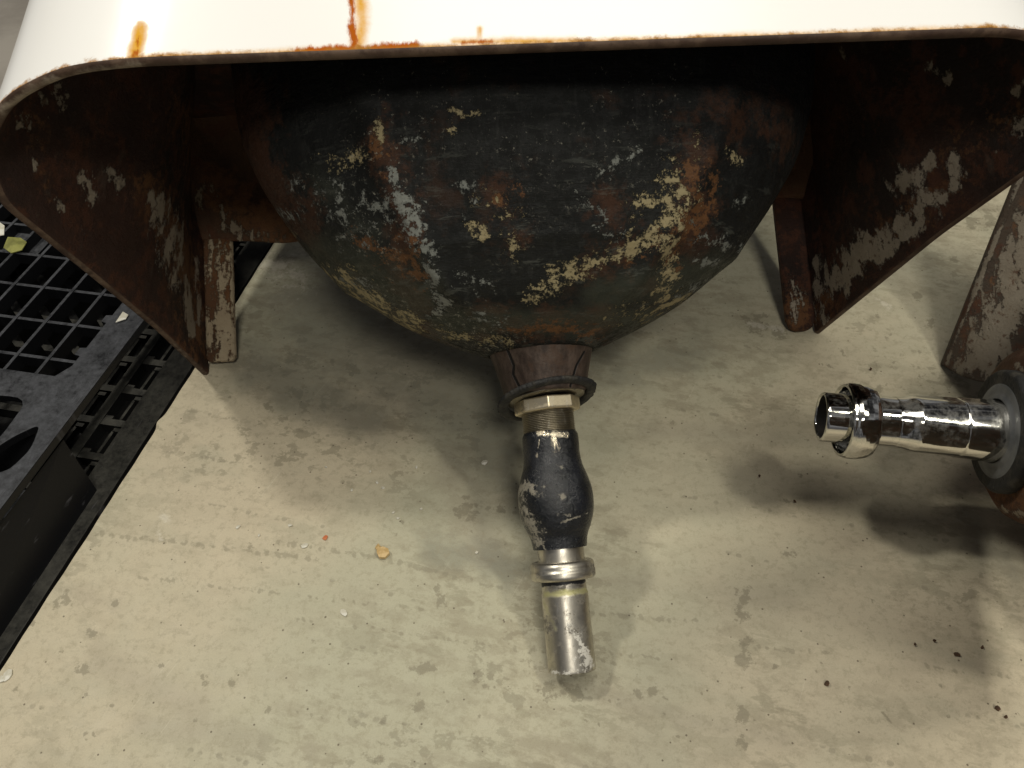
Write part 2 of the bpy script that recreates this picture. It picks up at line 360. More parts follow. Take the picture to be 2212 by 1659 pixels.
M_board = mat_board()
M_bside = mat_simple('board_core', (.24, .165, .09), (.34, .26, .16), 90, .8)
M_conc = mat_simple('worn_concrete', (.26, .235, .205), (.36, .33, .29), 5, .75, bmp=.3, dist=.003)
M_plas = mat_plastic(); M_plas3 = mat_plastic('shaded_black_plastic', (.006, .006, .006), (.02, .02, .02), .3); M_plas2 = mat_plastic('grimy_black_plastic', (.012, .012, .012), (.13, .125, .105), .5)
M_in = mat_iron_inside(); M_bowl = mat_bowl(); M_enam = mat_enamel(); M_rim = mat_rim()
M_back = mat_iron_inside('rusted_back', (.34, .29, .21), 1.0, (.034, .017, .010), (.105, .055, .028))
M_flange = mat_iron_inside('rusted_flange', (.50, .42, .29), .8, (.05, .026, .014), (.13, .062, .028))
M_boss = mat_bare_boss(); M_tar = mat_tar(); M_nick = mat_nickel('worn_nickel')
M_nut = mat_nickel('fibrous_brass', (.80, .70, .50), (.35, .55), (.06, .045, .03), 1, .6)
M_thr = mat_nickel('dirty_thread', (.26, .23, .17), (.35, .5), (.03, .026, .02), 1, .9)
M_rub = mat_simple('old_rubber', (.010, .010, .010), (.040, .036, .028), 90, .7, bmp=.7, dist=.002, lo=.45, hi=.7)
M_chr = mat_chrome()
M_dark = mat_simple('bore_shade', (.008, .007, .006), (.02, .016, .012), 60, .8)  # near-black colour for the shade inside the pipe mouth

# ------------------------------------------------------------------ setting: floor, boards
V, F = boxes([((-6, -4, -.07), (12, 0, 0), (0, 12, 0), (0, 0, .045))])
tag(mesh_obj('floor', V, F, M_conc, smooth=False), kind='structure')

E0 = gz(0, 1450); 
def bpt(s, d, z): return E0[None, None] * [1, 1, 0] + s[..., None] * eA + d[..., None] * eB + np.array([0, 0, 1.0]) * z
def spacing(a, lo, hi, b, fine, n):
    return np.concatenate([np.linspace(a, lo, n, endpoint=False), np.arange(lo, hi, fine), np.linspace(hi, b, n)])
sa = spacing(-.9, -.08, .95, 1.54, .0028, 14); db = spacing(0, 0.0001, 1.0, 1.22, .0028, 8)[8:]
db = np.concatenate([[0.0], np.arange(.003, 1.0, .0028), np.linspace(1.0, 1.22, 6)])
SA, DB = np.meshgrid(sa, db, indexing='ij')
wob = .0008 * np.sin(SA * 9) + .0002 * np.sin(SA * 61 + 1) + .0002 * np.sin(SA * 170)
wob = wob - .003 * np.exp(-((SA - .245) / .006) ** 2)
DBw = DB + np.where(DB == 0, wob, 0)
P = bpt(SA, DBw, 0.0); V, F = grid(P, flip=True)
nv = len(V); V = list(V); F = [tuple(f) for f in F]; nt = len(F)
# underside and sides
na, nb_ = P.shape[:2]
ring = [(i, 0) for i in range(na)] + [(na - 1, j) for j in range(1, nb_)] + [(i, nb_ - 1) for i in range(na - 2, -1, -1)] + [(0, j) for j in range(nb_ - 2, 0, -1)]
rv = [i * nb_ + j for i, j in ring]; base = len(V)
for r in rv: V.append(V[r] - np.array([0, 0, .009]) )
for k in range(len(rv)):
    k2 = (k + 1) % len(rv); F.append((rv[k], rv[k2], base + k2, base + k))
F.append(tuple(base + k for k in range(len(rv))))
board = mesh_obj('board', V, F, [M_board, M_bside], smooth=False, fm=[0] * nt + [1] * (len(F) - nt))
tag(board, 'large beige stained sheet of board under both sinks', 'board')
dots_ = []
def st(x, y, r, s=1.0): return ([(x, y)], r, s)
stains = []
for y0, x0, x1, sl, r in ((1150, 190, 690, .115, 6), (1197, 780, 1080, .24, 6), (1247, 300, 1130, .115, 4), (1335, 640, 1330, .14, 4.5), (1170, 600, 900, .16, 6),
                          (1345, 1130, 1290, .1, 5), (1325, 1280, 1500, .08, 6), (1395, 1600, 1800, .08, 6), (1440, 2000, 2212, .12, 5), (1395, 1150, 1420, .1, 5),
                          (1540, 640, 1000, .12, 3.5)):
    x = x0
    while x < x1:
        dots_.append(([(x, y0 + (x - x0) * sl + random.uniform(-3, 3)), (x + random.uniform(0, 8), y0 + (x - x0) * sl + random.uniform(-2, 4))], r * random.uniform(1.0, 2.0), random.uniform(.6, 1)))
        x += random.uniform(10, 24)
for x, y, r in ((945, 1275, 12), (950, 1300, 16), (915, 1440, 20), (890, 1445, 12), (935, 1445, 10), (903, 1525, 17), (905, 1500, 7), (1030, 1455, 16), (1060, 1462, 12), (1045, 1478, 9),
                (1605, 1290, 24), (1600, 1330, 20), (1612, 1390, 14), (1606, 1425, 24), (1602, 1545, 22), (1602, 1585, 9), (1608, 1610, 16), (190, 1590, 12), (680, 1385, 8), (690, 1375, 5),
                (580, 1535, 11), (820, 1640, 12), (440, 1470, 13), (500, 1475, 11), (35, 1490, 8), (88, 1530, 6), (1245, 1000, 8), (1010, 1100, 26), (1000, 1110, 20), (1705, 1195, 14),
                (420, 1555, 7), (1190, 1490, 26), (1240, 1500, 24), (1410, 1495, 18), (1380, 1500, 12), (1700, 1085, 10), (1080, 1100, 14), (350, 1440, 8), (830, 1555, 12), (540, 1180, 8),
                (900, 830, 22), (640, 850, 16), (760, 800, 18), (580, 880, 12), (840, 690, 14), (1640, 700, 26), (1680, 720, 20), (1720, 640, 12), (1610, 690, 12), (1900, 840, 12), (2050, 830, 14),
                (120, 1305, 14), (140, 1290, 18), (245, 1303, 12), (70, 1345, 8), (200, 1370, 14), (180, 1445, 16), (2100, 480, 20), (2140, 470, 24), (2060, 560, 12), (1980, 640, 12), (2010, 700, 14)):
    stains.append(st(x, y, r * 1.9, .95))
for k in range(90):
    cx_, cy_ = random.choice([(1700, 900), (1250, 1500), (600, 780), (1850, 1400), (300, 1500), (1700, 1450), (2050, 1550), (950, 1150), (1900, 760), (1400, 1560), (480, 1600)])
    for q in range(random.randint(2, 7)):
        stains.append(st(cx_ + random.gauss(0, 130), cy_ + random.gauss(0, 50), random.uniform(4, 13), random.uniform(.5, 1)))
paint(board, 'stain', stains, False); paint(board, 'dot', dots_)
paint(board, 'film', [([(220, 1430), (420, 1530)], 90, .9), ([(300, 1560), (560, 1600)], 60, .8), ([(1150, 1450), (1500, 1560), (1700, 1600)], 60, .7),
                      ([(600, 650), (850, 640)], 50, .9), ([(960, 1000), (1060, 1200)], 80, .9), ([(1400, 930), (1900, 960)], 60, .8), ([(60, 1250), (250, 1310)], 50, .7),
                      ([(1300, 1250), (1700, 1300)], 70, .6), ([(1750, 1470), (2150, 1420)], 60, .5), ([(400, 900), (560, 920)], 40, .5)], False)
paint(board, 'grime_shade', [([(700, 700), (900, 800), (1040, 880)], 190, 1), ([(1000, 850), (1080, 1000)], 110, .9), ([(1330, 800), (1500, 760)], 120, .7), ([(550, 800), (800, 900)], 130, .8),
                       ([(930, 1180), (1090, 1230)], 90, .8), ([(2080, 1100), (2200, 1250)], 110, .6)], False)  # painted shade below the bowl, left of the pipe and by the second sink
paint(board, 'pale', [st(355, 1120, 22), ([(343, 1140), (348, 1165)], 10, 1), ([(1620, 700), (1690, 712)], 12, 1), ([(1890, 640), (1920, 665)], 10, .8), ([(560, 560), (640, 600)], 60, .8)], False)

# a second thin sheet peeping out along the edge of the first
sa2 = np.linspace(-.9, 1.5, 400); off = -.0055 + .012 * np.clip((sa2 - .24) / .06, 0, 1) + .0010 * np.sin(sa2 * 9 + 1) + .0012 * np.sin(sa2 * 37) + .0008 * np.sin(sa2 * 110)
off = np.clip(off, -.0075, .004)
q = np.stack([np.stack([E0 * [1, 1, 0] + s * eA + d * eB + np.array([0, 0, z]) for d, z in ((o_, -.0092), (1.2, -.0092), (1.2, -.0185), (o_, -.0185), (o_, -.0092))]) for s, o_ in zip(sa2, off)])
V, F = grid(q); V = list(V); F = [tuple(f) for f in F]; F += [(0, 1, 2, 3), tuple(len(V) - 5 + k for k in (3, 2, 1, 0))]
tag(mesh_obj('backing_sheet', V, F, M_bside, smooth=False), 'thin brown sheet peeping out under the edge of the beige board', 'board')

# ------------------------------------------------------------------ black plastic pallet
pal = empty('plastic_pallet', tuple(gz(-100, 1000, 0) * [1, 1, 0]))
tag(pal, 'black plastic pallet with open grid deck left of the beige board', 'pallet')
PO = np.array(pal.location)
HZ = .063; ZB = -.022
A_ = np.array([math.cos(math.radians(73.6)), math.sin(math.radians(73.6)), 0]); B_ = np.array([math.cos(math.radians(-13.6)), math.sin(math.radians(-13.6)), 0])
Z_ = np.array([0, 0, 1.0])
# origin of the deck grid: a measured crossing of ribs
G0 = gz(430 * .2314, 384 + 1335 * .2314, HZ)
cellA, cellB = .0437, .0323
edge0 = gz(139, 912, HZ)                     # a point on the outer top edge of the deck
bE = (edge0 - G0) @ (B_ - (A_ @ B_) * A_) / (1 - (A_ @ B_) ** 2)   # B coordinate of that edge (skew coordinates)
inner = gz(162, 783, HZ); bI = (inner - G0) @ (B_ - (A_ @ B_) * A_) / (1 - (A_ @ B_) ** 2)
def PP(a, b, z): return G0 * [1, 1, 0] + a * A_ + b * B_ + z * Z_ - PO
amin, amax, amaxb = -.0437 * 1.45, .36, .36
bmin = -.75
ribs = []
rw = .0032
for k in range(-26, 20):                     # ribs along A
    b = k * cellB
    if b < bI - .004 and b > bmin: ribs.append((PP(amin, b - rw / 2, HZ - .014), A_ * (amax - amin), B_ * rw, Z_ * .014))
for k in range(-1, 11):                      # ribs along B
    a = k * cellA
    if amin <= a <= amax: ribs.append((PP(a - rw / 2, bmin, HZ - .014), A_ * rw, B_ * (bI - bmin), Z_ * .0132))
V, F = boxes(ribs); mesh_obj('rib_grid', V, F, M_plas, pal, False)
stubs = []
for ka in range(-2, 11):
    for kb in range(-25, 3):
        a = ka * cellA; b = kb * cellB
        if b + cellB * .5 < bI - .004 and b > bmin and a >= amin and a + cellA < amax:
            stubs.append((PP(a + .002, b + cellB * .50, HZ - .050), A_ * (cellA * .75), B_ * .0018, Z_ * .026))
V, F = boxes(stubs); mesh_obj('lower_rib', V, F, M_plas2, pal, False)
# outer band of the deck, as an outline with two hand holes bridged round
def plate(name, outline, z0, z1, mat, parent, holes=()):
    """extruded polygon in deck coordinates (a, b), with notches already in the outline"""
    import bmesh
    bm = bmesh.new(); es = []
    for loop in (outline, *holes):
        vs = [bm.verts.new(PP(a, b, z1)) for a, b in loop]
        es += [bm.edges.new((vs[i], vs[(i + 1) % len(vs)])) for i in range(len(vs))]
    bmesh.ops.triangle_fill(bm, use_beauty=True, use_dissolve=False, edges=es, normal=(0, 0, 1))
    r = bmesh.ops.extrude_face_region(bm, geom=list(bm.faces))
    for v in [g for g in r['geom'] if isinstance(g, bmesh.types.BMVert)]: v.co.z = z0
    bmesh.ops.recalc_face_normals(bm, faces=list(bm.faces))
    me = bpy.data.meshes.new(name); bm.to_mesh(me); bm.free(); me.materials.append(mat)
    o = bpy.data.objects.new(name, me); COL.objects.link(o); o.parent = parent
    bv = o.modifiers.new('bevel', 'BEVEL'); bv.width = .0008; bv.segments = 2; bv.limit_method = 'ANGLE'
    return o
def ab(x, y, z=HZ):
    d = (gz(x, y, z) - G0) * [1, 1, 0]; k = A_ @ B_; da, db_ = d @ A_, d @ B_
    return ((da - k * db_) / (1 - k * k), (db_ - k * da) / (1 - k * k))
out = [(amax, bE), (-.35, bE), (-.35, bmin), (amin, bmin), (amin, bI - .008)]
a = amin
while a < amax - .01:                        # ragged inner side: small tabs between the ribs
    out += [(a + .014, bI), (a + .026, bI), (a + .027, bI - .006), (a + .036, bI - .006), (a + .037, bI)]
    a += cellA
out += [(amax, bI)]
def rounded(pts, n=5, f=.3):
    o = []
    L = len(pts)
    for i in range(L):
        p = np.array(pts[i]); q1 = p + (np.array(pts[i - 1]) - p) * f; q2 = p + (np.array(pts[(i + 1) % L]) - p) * f
        for t in np.linspace(0, 1, n): o.append(tuple((1 - t) ** 2 * q1 + 2 * t * (1 - t) * p + t * t * q2))
    return o
h1 = rounded([ab(88, 917), ab(28, 945), ab(-40, 990), ab(-60, 1030), ab(18, 1018), ab(66, 972)])
h2 = rounded([ab(64, 860), ab(-80, 850), ab(-120, 1010), ab(-10, 960)])
h3 = rounded([(-.30, bE - .02), (-.30, bE - .09), (-.19, bE - .09), (-.19, bE - .02)])
h4 = rounded([(-.30, bE - .13), (-.30, bE - .22), (-.10, bE - .22), (-.10, bE - .13)])
plate('deck_band', out, HZ - .007, HZ + .0008, M_plas, pal, [h1, h2, h3, h4])
# raised lip on the outside edge
V, F = boxes([(PP(-.35, bE, HZ - .007), A_ * (amax + .35), B_ * .003, Z_ * .0085)]); mesh_obj('lip', V, F, M_plas, pal, False, bevel=.0008)
# bottom deck seen between the legs
leg_a = ab(146, 935)[0]; 
bot = []
bb0 = bE - .004; W_ = None
# the board's edge in skew coordinates bounds the bottom deck
def board_b(a):
    # b such that point lies on the board edge line minus a gap
    p = G0 * [1, 1, 0] + a * A_; d = (p - E0 * [1, 1, 0]) @ eB; return (-d - .014) / (B_ @ eB) + .006
def quad_strip(name, a0, a1, off0, off1, z0, z1, mat, n=12):
    aa = np.linspace(a0, a1, n); P = []
    for a in aa:
        be = board_b(a); P.append([PP(a, be + off0, z1), PP(a, be + off1, z1), PP(a, be + off1, z0), PP(a, be + off0, z0), PP(a, be + off0, z1)])
    V, F = grid(np.array(P)); V = list(V); F = [tuple(f) for f in F]; F += [(0, 1, 2, 3), tuple(len(V) - 5 + k for k in (3, 2, 1, 0))]
    return V, F
def merge(parts):
    V, F = [], []
    for v, f in parts:
        b = len(V); V += list(v); F += [tuple(i + b for i in q) for q in f]
    return V, F
parts = [quad_strip('', -.35, amaxb, -.030, 0, ZB, -.006, None), quad_strip('', -.35, amaxb, -.066, -.056, ZB, -.0085, None),
         quad_strip('', -.35, amaxb, -.110, -.098, ZB, -.0085, None)]
V, F = merge(parts); mesh_obj('bottom_rim', V, F, M_plas2, pal, False, bevel=.0006)
cb = []
a = -.34
while a < amaxb - .03:
    be = board_b(a)
    cb.append((PP(a, be - .40, ZB), A_ * .0075, B_ * .39, Z_ * .0128))
    for off in (-.046, -.086, -.128):
        cb.append((PP(a + .012, be + off, ZB - .002), A_ * .026, B_ * .0028, Z_ * .008))
        cb.append((PP(a + .0075, be + off - .010, ZB), A_ * .004, B_ * .008, Z_ * .0125)); cb.append((PP(a + .034, be + off + .006, ZB), A_ * .004, B_ * .008, Z_ * .0125))
    a += .040
V, F = boxes(cb); mesh_obj('bottom_slat', V, F, M_plas2, pal, False)
V, F = boxes([(PP(-.36, bmin, ZB - .0022), A_ * (amaxb + .36), B_ * (-bmin + bE - .012), Z_ * .002)]); mesh_obj('bottom_shade_sheet', V, F, M_plas3, pal, False)  # added dark sheet, its colour standing in for shade beneath the pallet
# legs: tapered blocks closing the side
def leg(a0, a1, b0, b1, taper=.002, da=.004, dn=-.002, dn0=None):
    top = [PP(a0, b0, HZ - .012), PP(a1, b0, HZ - .012), PP(a1, b1, HZ - .012), PP(a0, b1, HZ - .012)]
    bt = [PP(a0 + taper, b0 + taper, ZB + .009), PP(a1 + da, b0 + taper, ZB + .009), PP(a1 + da, b1 + dn, ZB + .009), PP(a0 + taper, b1 + (dn if dn0 is None else dn0), ZB + .009)]
    F = [(0, 1, 5, 4), (1, 2, 6, 5), (2, 3, 7, 6), (3, 0, 4, 7), (4, 5, 6, 7)]
    o = mesh_obj('leg', top + bt, F, M_plas, pal, False); return o
_f = ab(219, 1072, ZB + .009); leg(-.35, leg_a, bE - .12, bE - .0005, .002, _f[0] - leg_a, _f[1] - bE, board_b(-.35) - (board_b(_f[0]) - _f[1]) - bE)
leg(-.35, leg_a - .02, bE - .42, bE - .26); leg(.105, .17, bE - .12, bE - .0005); leg(.105, .17, bE - .42, bE - .26)

# scraps on the pallet
def scrap(name, pts, mat, thick, label, cat, group=None, curl=.002):
    pts = [np.array(p) for p in pts]; c = sum(pts) / len(pts); V = [c + Z_ * curl] + [p + Z_ * (random.random() * curl) for p in pts]; n = len(pts)
    V2 = [v - Z_ * thick for v in V]; F = []
    for i in range(n):
        j = (i + 1) % n; F += [(0, 1 + i, 1 + j), (n + 1, n + 2 + j, n + 2 + i), (1 + i, n + 2 + i, n + 2 + j, 1 + j)]
    V = [v - c for v in V + V2]
    o = mesh_obj(name, V, F, mat, smooth=False); o.location = tuple(c); return tag(o, label, cat, group)
M_yel = mat_simple('yellow_label', (.16, .16, .04), (.28, .28, .075), 60, .6)
M_pal = mat_simple('pale_flake', (.55, .52, .42), (.72, .70, .62), 80, .7)
M_wood = mat_simple('wood_chip', (.50, .34, .14), (.66, .48, .24), 120, .7)
M_org = mat_simple('orange_flake', (.50, .14, .05), (.58, .20, .08), 90, .7)
M_crumb = mat_simple('dirt_crumb', (.06, .035, .02), (.13, .07, .04), 200, .9)
scrap('yellow_scrap', [gz(*p, HZ + .001) for p in ((8, 536), (20, 517), (46, 516), (58, 523), (50, 545), (24, 547))], M_yel, .0008, 'crumpled yellow-green scrap lying inside the black pallet grid', 'litter', curl=.004)
V, F = boxes([(gz(-14, 560, .045) , A_ * .05, B_ * .05, Z_ * .006)]); mesh_obj('lower_shelf', [np.array(v) - PO for v in V], F, M_plas, pal, False)
scrap('paper_scrap', [gz(*p, HZ + .001) for p in ((-14, 490), (0, 482), (10, 488), (9, 508), (-4, 512))], M_pal, .0008, 'small white scrap beside the yellow-green one in the pallet grid', 'litter')
scrap('paper_scrap', [gz(*p, HZ + .0022) for p in ((250, 697), (266, 674), (277, 680), (272, 690), (263, 692))], M_pal, .0006, 'small cream triangular scrap on the outer band of the black pallet', 'litter', curl=.001)

# ------------------------------------------------------------------ the sink (in its own leaning frame)
sink = empty('cast_iron_sink', tuple(mid)); sink.location = (0, 0, 0)
tag(sink, 'old white enamel sink with rusty dark underside propped on its drain pipe, filling the picture', 'sink')
# lower edge of the apron: left back tip -> left side -> corner -> front -> corner -> right side -> right back tip
LC = (-.190, .295, .141); RC = (.253, .275, .118)
def seg(pts, n):
    pts = np.array(pts, float); d = np.r_[0, np.cumsum(np.hypot(*np.diff(pts[:, :2], axis=0).T))]
    t = np.linspace(0, d[-1], n); return np.stack([np.interp(t, d, pts[:, k]) for k in range(3)], 1)
def arc(c, r, rv, a0, a1, vs, n):
    t = np.linspace(0, 1, n); an = a0 + (a1 - a0) * t
    return np.stack([c[0] + r * np.cos(an), c[1] + rv * np.sin(an), np.interp(t, np.linspace(0, 1, len(vs)), vs)], 1)
VF_L, VF_R = -.1165, -.1035
left = seg([(-.312, .0, 0), (-.317, .10, -.029), (-.325, .2, -.054), (-.331, .295, -.075)], 130)
lc = arc(LC, .141, .090, math.pi, math.pi / 2, [-.075, -.097, -.112, -.118, VF_L], 90)[1:]
front = seg([(-.190, .385, VF_L), (.253, .385, VF_R)], 300)[1:]
rc = arc(RC, .118, .110, math.pi / 2, 0, [VF_R, -.104, -.098, -.086, -.068], 90)[1:]
right = seg([(.371, .275, -.068), (.345, .18, -.045), (.312, 0, 0)], 130)[1:]
OUT = np.concatenate([left, lc, front, rc, right])
# smooth
for _ in range(25):
    Q = OUT.copy(); Q[1:-1] = (OUT[:-2] + OUT[2:] + 2 * OUT[1:-1]) / 4; OUT = Q
tn = np.gradient(OUT[:, :2], axis=0); tn /= np.linalg.norm(tn, axis=1)[:, None]
nrm = np.stack([-tn[:, 1], tn[:, 0]], 1)            # outward
if nrm[len(OUT) // 2, 1] < 0: nrm = -nrm
VTOP = -.262
edge_w = .0008 * np.sin(np.arange(len(OUT)) * .9) * RS.rand(len(OUT))
def level(o, dv, k):
    """o inward offset, dv lift from the lower edge, k 0..1 from edge to top; sides draw inwards going up"""
    v = OUT[:, 2] + dv; v = v * (1 - k) + VTOP * k
    rise = np.maximum(OUT[:, 2] - v, 0)
    side = np.abs(nrm[:, 0]); sl = .36 * side * np.clip((OUT[:, 1] - .03) / .15, 0, 1) + .06 * (1 - side)
    xy = OUT[:, :2] - nrm * (o + sl * rise)[:, None]
    return S(xy[:, 0], v, xy[:, 1])
ks = np.linspace(0, 1, 90) ** 1.5
Lv = [level(0, -.0025, k) for k in ks[::-1]]; nout = len(Lv)
Lv += [level(.0006, -.0008, 0), level(.0022, .0002, 0), level(.0036, .0004, 0), level(.0054, .0002, 0), level(.0067, -.0009, 0)]; nrim = len(Lv)
Lv += [level(.0072, -.0025, k) for k in ks]
P = np.stack(Lv, 1)
V, F = grid(P)
nlv = P.shape[1]; jcol = np.tile(np.arange(nlv - 1), P.shape[0] - 1)
fm = np.where(jcol < nout - 1, 0, np.where(jcol < nrim - 1, 1, 2))
F = [tuple(f) for f in F]; fm = list(fm)
# close the two back ends
for i in (0, P.shape[0] - 1):
    for j in range(nout - 1):
        a1, a2 = i * nlv + j, i * nlv + j + 1; jj = nlv - 1 - (j * (nlv - 1 - nrim)) // (nout - 1)
        jn = nlv - 1 - ((j + 1) * (nlv - 1 - nrim)) // (nout - 1)
        F.append((a1, a2, i * nlv + jn, i * nlv + jj)); fm.append(1)
apron = mesh_obj('apron', V, F, [M_enam, M_rim, M_in], sink, fm=fm)
# distance-to-edge attribute for the enamel
el = np.zeros((P.shape[0], nlv)); dist = np.linalg.norm(P - P[:, nout + 1:nout + 2], axis=2)
el[:] = np.clip(1 - dist / .011, 0, 1); el[:, nrim:] = 0
setattr_v(apron, 'edge', el.reshape(-1))
paint(apron, 'streak', [([(757, -30), (762, 40), (768, 100)], 17, 1.0), ([(300, 80), (290, 122), (330, 130)], 12, .8), ([(295, 112), (290, 124)], 16, 1.1), ([(640, 116), (700, 108), (900, 100)], 20, 1.1), ([(760, 60), (768, 106)], 22, 1.1),
                        ([(1000, 92), (1060, 90)], 12, .7), ([(2095, 66), (2125, 64)], 12, .8), ([(1150, 92), (1190, 90)], 8, .6), ([(560, 118), (640, 114)], 8, .6)])
paint(apron, 'yellow', [([(775, -30), (785, 50), (770, 105)], 30, .85), ([(303, 60), (290, 122)], 30, 1.1), ([(1036, 62), (1036, 96)], 12, .85), ([(980, 90), (1240, 88)], 18, .8), ([(150, 160), (300, 130), (700, 113), (1400, 90), (2150, 64)], 22, .85)])
paint(apron, 'chip', [([(180, 380), (200, 420)], 40, .75), ([(240, 370), (260, 400)], 30, .6), ([(70, 340), (75, 365)], 16, .7), ([(120, 430), (180, 500)], 22, .75), ([(350, 440), (350, 500), (380, 560)], 40, .9), ([(330, 420), (330, 470)], 22, .95),
                      ([(360, 460), (370, 600)], 60, .75), ([(405, 640), (420, 720)], 26, .95), ([(390, 560), (410, 640)], 18, .7), ([(60, 260), (110, 200), (160, 260)], 50, .55), ([(420, 560), (430, 700)], 16, .8),
                      ([(1770, 620), (1850, 580), (1900, 520)], 62, .95), ([(1840, 560), (1960, 470), (2010, 430)], 62, 1.0), ([(1900, 560), (2000, 470)], 40, 1.0), ([(1950, 400), (2010, 350)], 50, .95), ([(2060, 340), (2070, 370)], 30, .9),
                      ([(2030, 440), (2060, 400)], 26, .7), ([(2010, 140), (2040, 170)], 32, .7), ([(1815, 100), (1825, 130)], 16, .7), ([(2180, 290), (2212, 260)], 30, .7), ([(2190, 200), (2212, 180)], 22, .6), ([(1760, 560), (1780, 690)], 22, .7),
                      ([(1700, 640), (1800, 560)], 30, .6), ([(2150, 330), (2180, 270)], 24, .5), ([(455, 160), (470, 160)], 14, .7)])
paint(apron, 'rust', [([(330, 400), (400, 560), (430, 740)], 80, .85), ([(1760, 690), (1800, 620)], 50, .7), ([(400, 250), (470, 450)], 100, .7), ([(1850, 560), (2050, 380)], 90, .6), ([(60, 200), (100, 400)], 60, .35), ([(2050, 300), (2200, 250)], 80, .5)])
paint(apron, 'pale', [([(0, 240), (100, 180), (300, 140)], 30, .6), ([(20, 420), (250, 650), (440, 800)], 30, .35)])

# deck: ring between the bowl opening and the apron, and the back plate
BC = (.018, .19); 
def bowl_r(v):
    vv = [-.262, -.22, -.19, -.14, -.10, -.065, -.03, 0, .014, .024, .030]
    ra = [.226, .224, .222, .216, .203, .180, .150, .108, .080, .056, .040]
    rw_ = [.150, .149, .148, .146, .141, .131, .114, .088, .069, .050, .040]
    return np.interp(v, vv, ra), np.interp(v, vv, rw_)
inn = level(.0035, 0, .955)                    # the apron's inner face just under its top
aw = np.stack([(inn - mid) @ U, (inn - mid) @ WD], 1)
line = np.stack([np.linspace(aw[-1, 0], aw[0, 0], 60), np.full(60, .003)], 1)
loop = np.concatenate([aw[::4], line[1:-1]])
P = []
for a, ww in np.concatenate([loop, loop[:1]]):
    da, dw = a - BC[0], ww - BC[1]; an = math.atan2(dw, da); R_ = math.hypot(da, dw)
    ri = min(1 / math.sqrt((math.cos(an) / .222) ** 2 + (math.sin(an) / .147) ** 2), R_ * .97); row = []
    for t, dv in ((0, 0), (.5, 0), (1, 0), (1, -.009), (.5, -.009), (0, -.009), (0, 0)):
        r = ri + (R_ - ri) * t; row.append(S(BC[0] + r * math.cos(an), -.250 + dv, BC[1] + r * math.sin(an)))
    P.append(row)
V, F = grid(np.array(P)); deck = mesh_obj('deck', V, F, [M_in], sink, False); paint(deck, 'rust', []); paint(deck, 'chip', [])

# bowl
vv = np.concatenate([np.linspace(-.255, -.03, 150), np.linspace(-.029, .030, 90)])
# smooth radii
ra, rw_ = bowl_r(vv)
kr = np.ones(13) / 13
def sm(x): 
    y = np.convolve(np.pad(x, 6, 'edge'), kr, 'valid'); y[:2] = x[:2]; y[-2:] = x[-2:]; return y
ra, rw_ = sm(sm(ra)), sm(sm(rw_))
th = np.linspace(0, 2 * np.pi, 520, endpoint=False)
T, Vv = np.meshgrid(th, np.arange(len(vv)), indexing='ij')
c, s = np.cos(T), np.sin(T)
pw = 2.35 + 0 * T
rad = (np.abs(c) ** pw + np.abs(s) ** pw) ** (-1 / pw)
fade = np.clip((.03 - vv[Vv]) / .04, 0, 1); rad = 1 + (rad - 1) * fade
lump = .0022 * np.sin(3 * T + 1) * fade + .0012 * np.sin(7 * T + vv[Vv] * 40) * fade
# two cast ridges running down the front of the bowl
for t0, amp in ((math.radians(118), .007), (math.radians(55), .006)):
    dd = np.angle(np.exp(1j * (T - t0 - .35 * (vv[Vv] + .1)))); lump = lump + amp * np.exp(-(dd / .07) ** 2) * np.clip((vv[Vv] + .19) / .06, 0, 1) * np.clip((.02 - vv[Vv]) / .02, 0, 1)
P = S(BC[0] + (ra[Vv] * rad + lump) * c, vv[Vv], BC[1] + (rw_[Vv] * rad + lump) * s)
P += 0
V, F = grid(P, True)
bowl = mesh_obj('bowl', V, F, M_bowl, sink)
so = bowl.modifiers.new('thick', 'SOLIDIFY'); so.thickness = .007; so.offset = -1
setattr_v(bowl, 'low', np.clip((vv[Vv] + .14) / .12, 0, 1).reshape(-1))
def wide(k, L): return [(p, r * k, t) for p, r, t in L]
paint(bowl, 'cream', wide(1.4, [([(740, 600), (800, 645), (850, 680), (893, 705)], 26, 1.0), ([(700, 585), (760, 620)], 16, .8), ([(705, 355), (760, 340), (780, 345)], 20, .8), ([(1150, 640), (1210, 600), (1280, 570), (1340, 545), (1400, 510), (1440, 470)], 24, .95),
                      ([(1195, 600), (1225, 590)], 24, 1.0), ([(1450, 375), (1430, 420), (1380, 440)], 30, .85), ([(1440, 420), (1465, 470), (1440, 530), (1450, 600), (1430, 650)], 24, .9), ([(1400, 430), (1480, 430)], 30, .9),
                      ([(1020, 495), (1045, 505)], 18, .95), ([(1050, 430), (1100, 470), (1110, 540)], 26, .55), ([(540, 440), (630, 510)], 12, .7), ([(600, 520), (680, 590)], 12, .6), ([(1400, 685), (1480, 640)], 18, .7),
                      ([(1580, 330), (1590, 345)], 15, .9), ([(950, 720), (1100, 745)], 14, .6), ([(1310, 680), (1400, 670)], 20, .5), ([(680, 330), (700, 340)], 12, .6), ([(1500, 300), (1515, 350)], 14, .6), ([(820, 230), (822, 300)], 12, .6), ([(980, 240), (1030, 245)], 9, .75), ([(972, 260), (976, 290)], 8, .7)]))
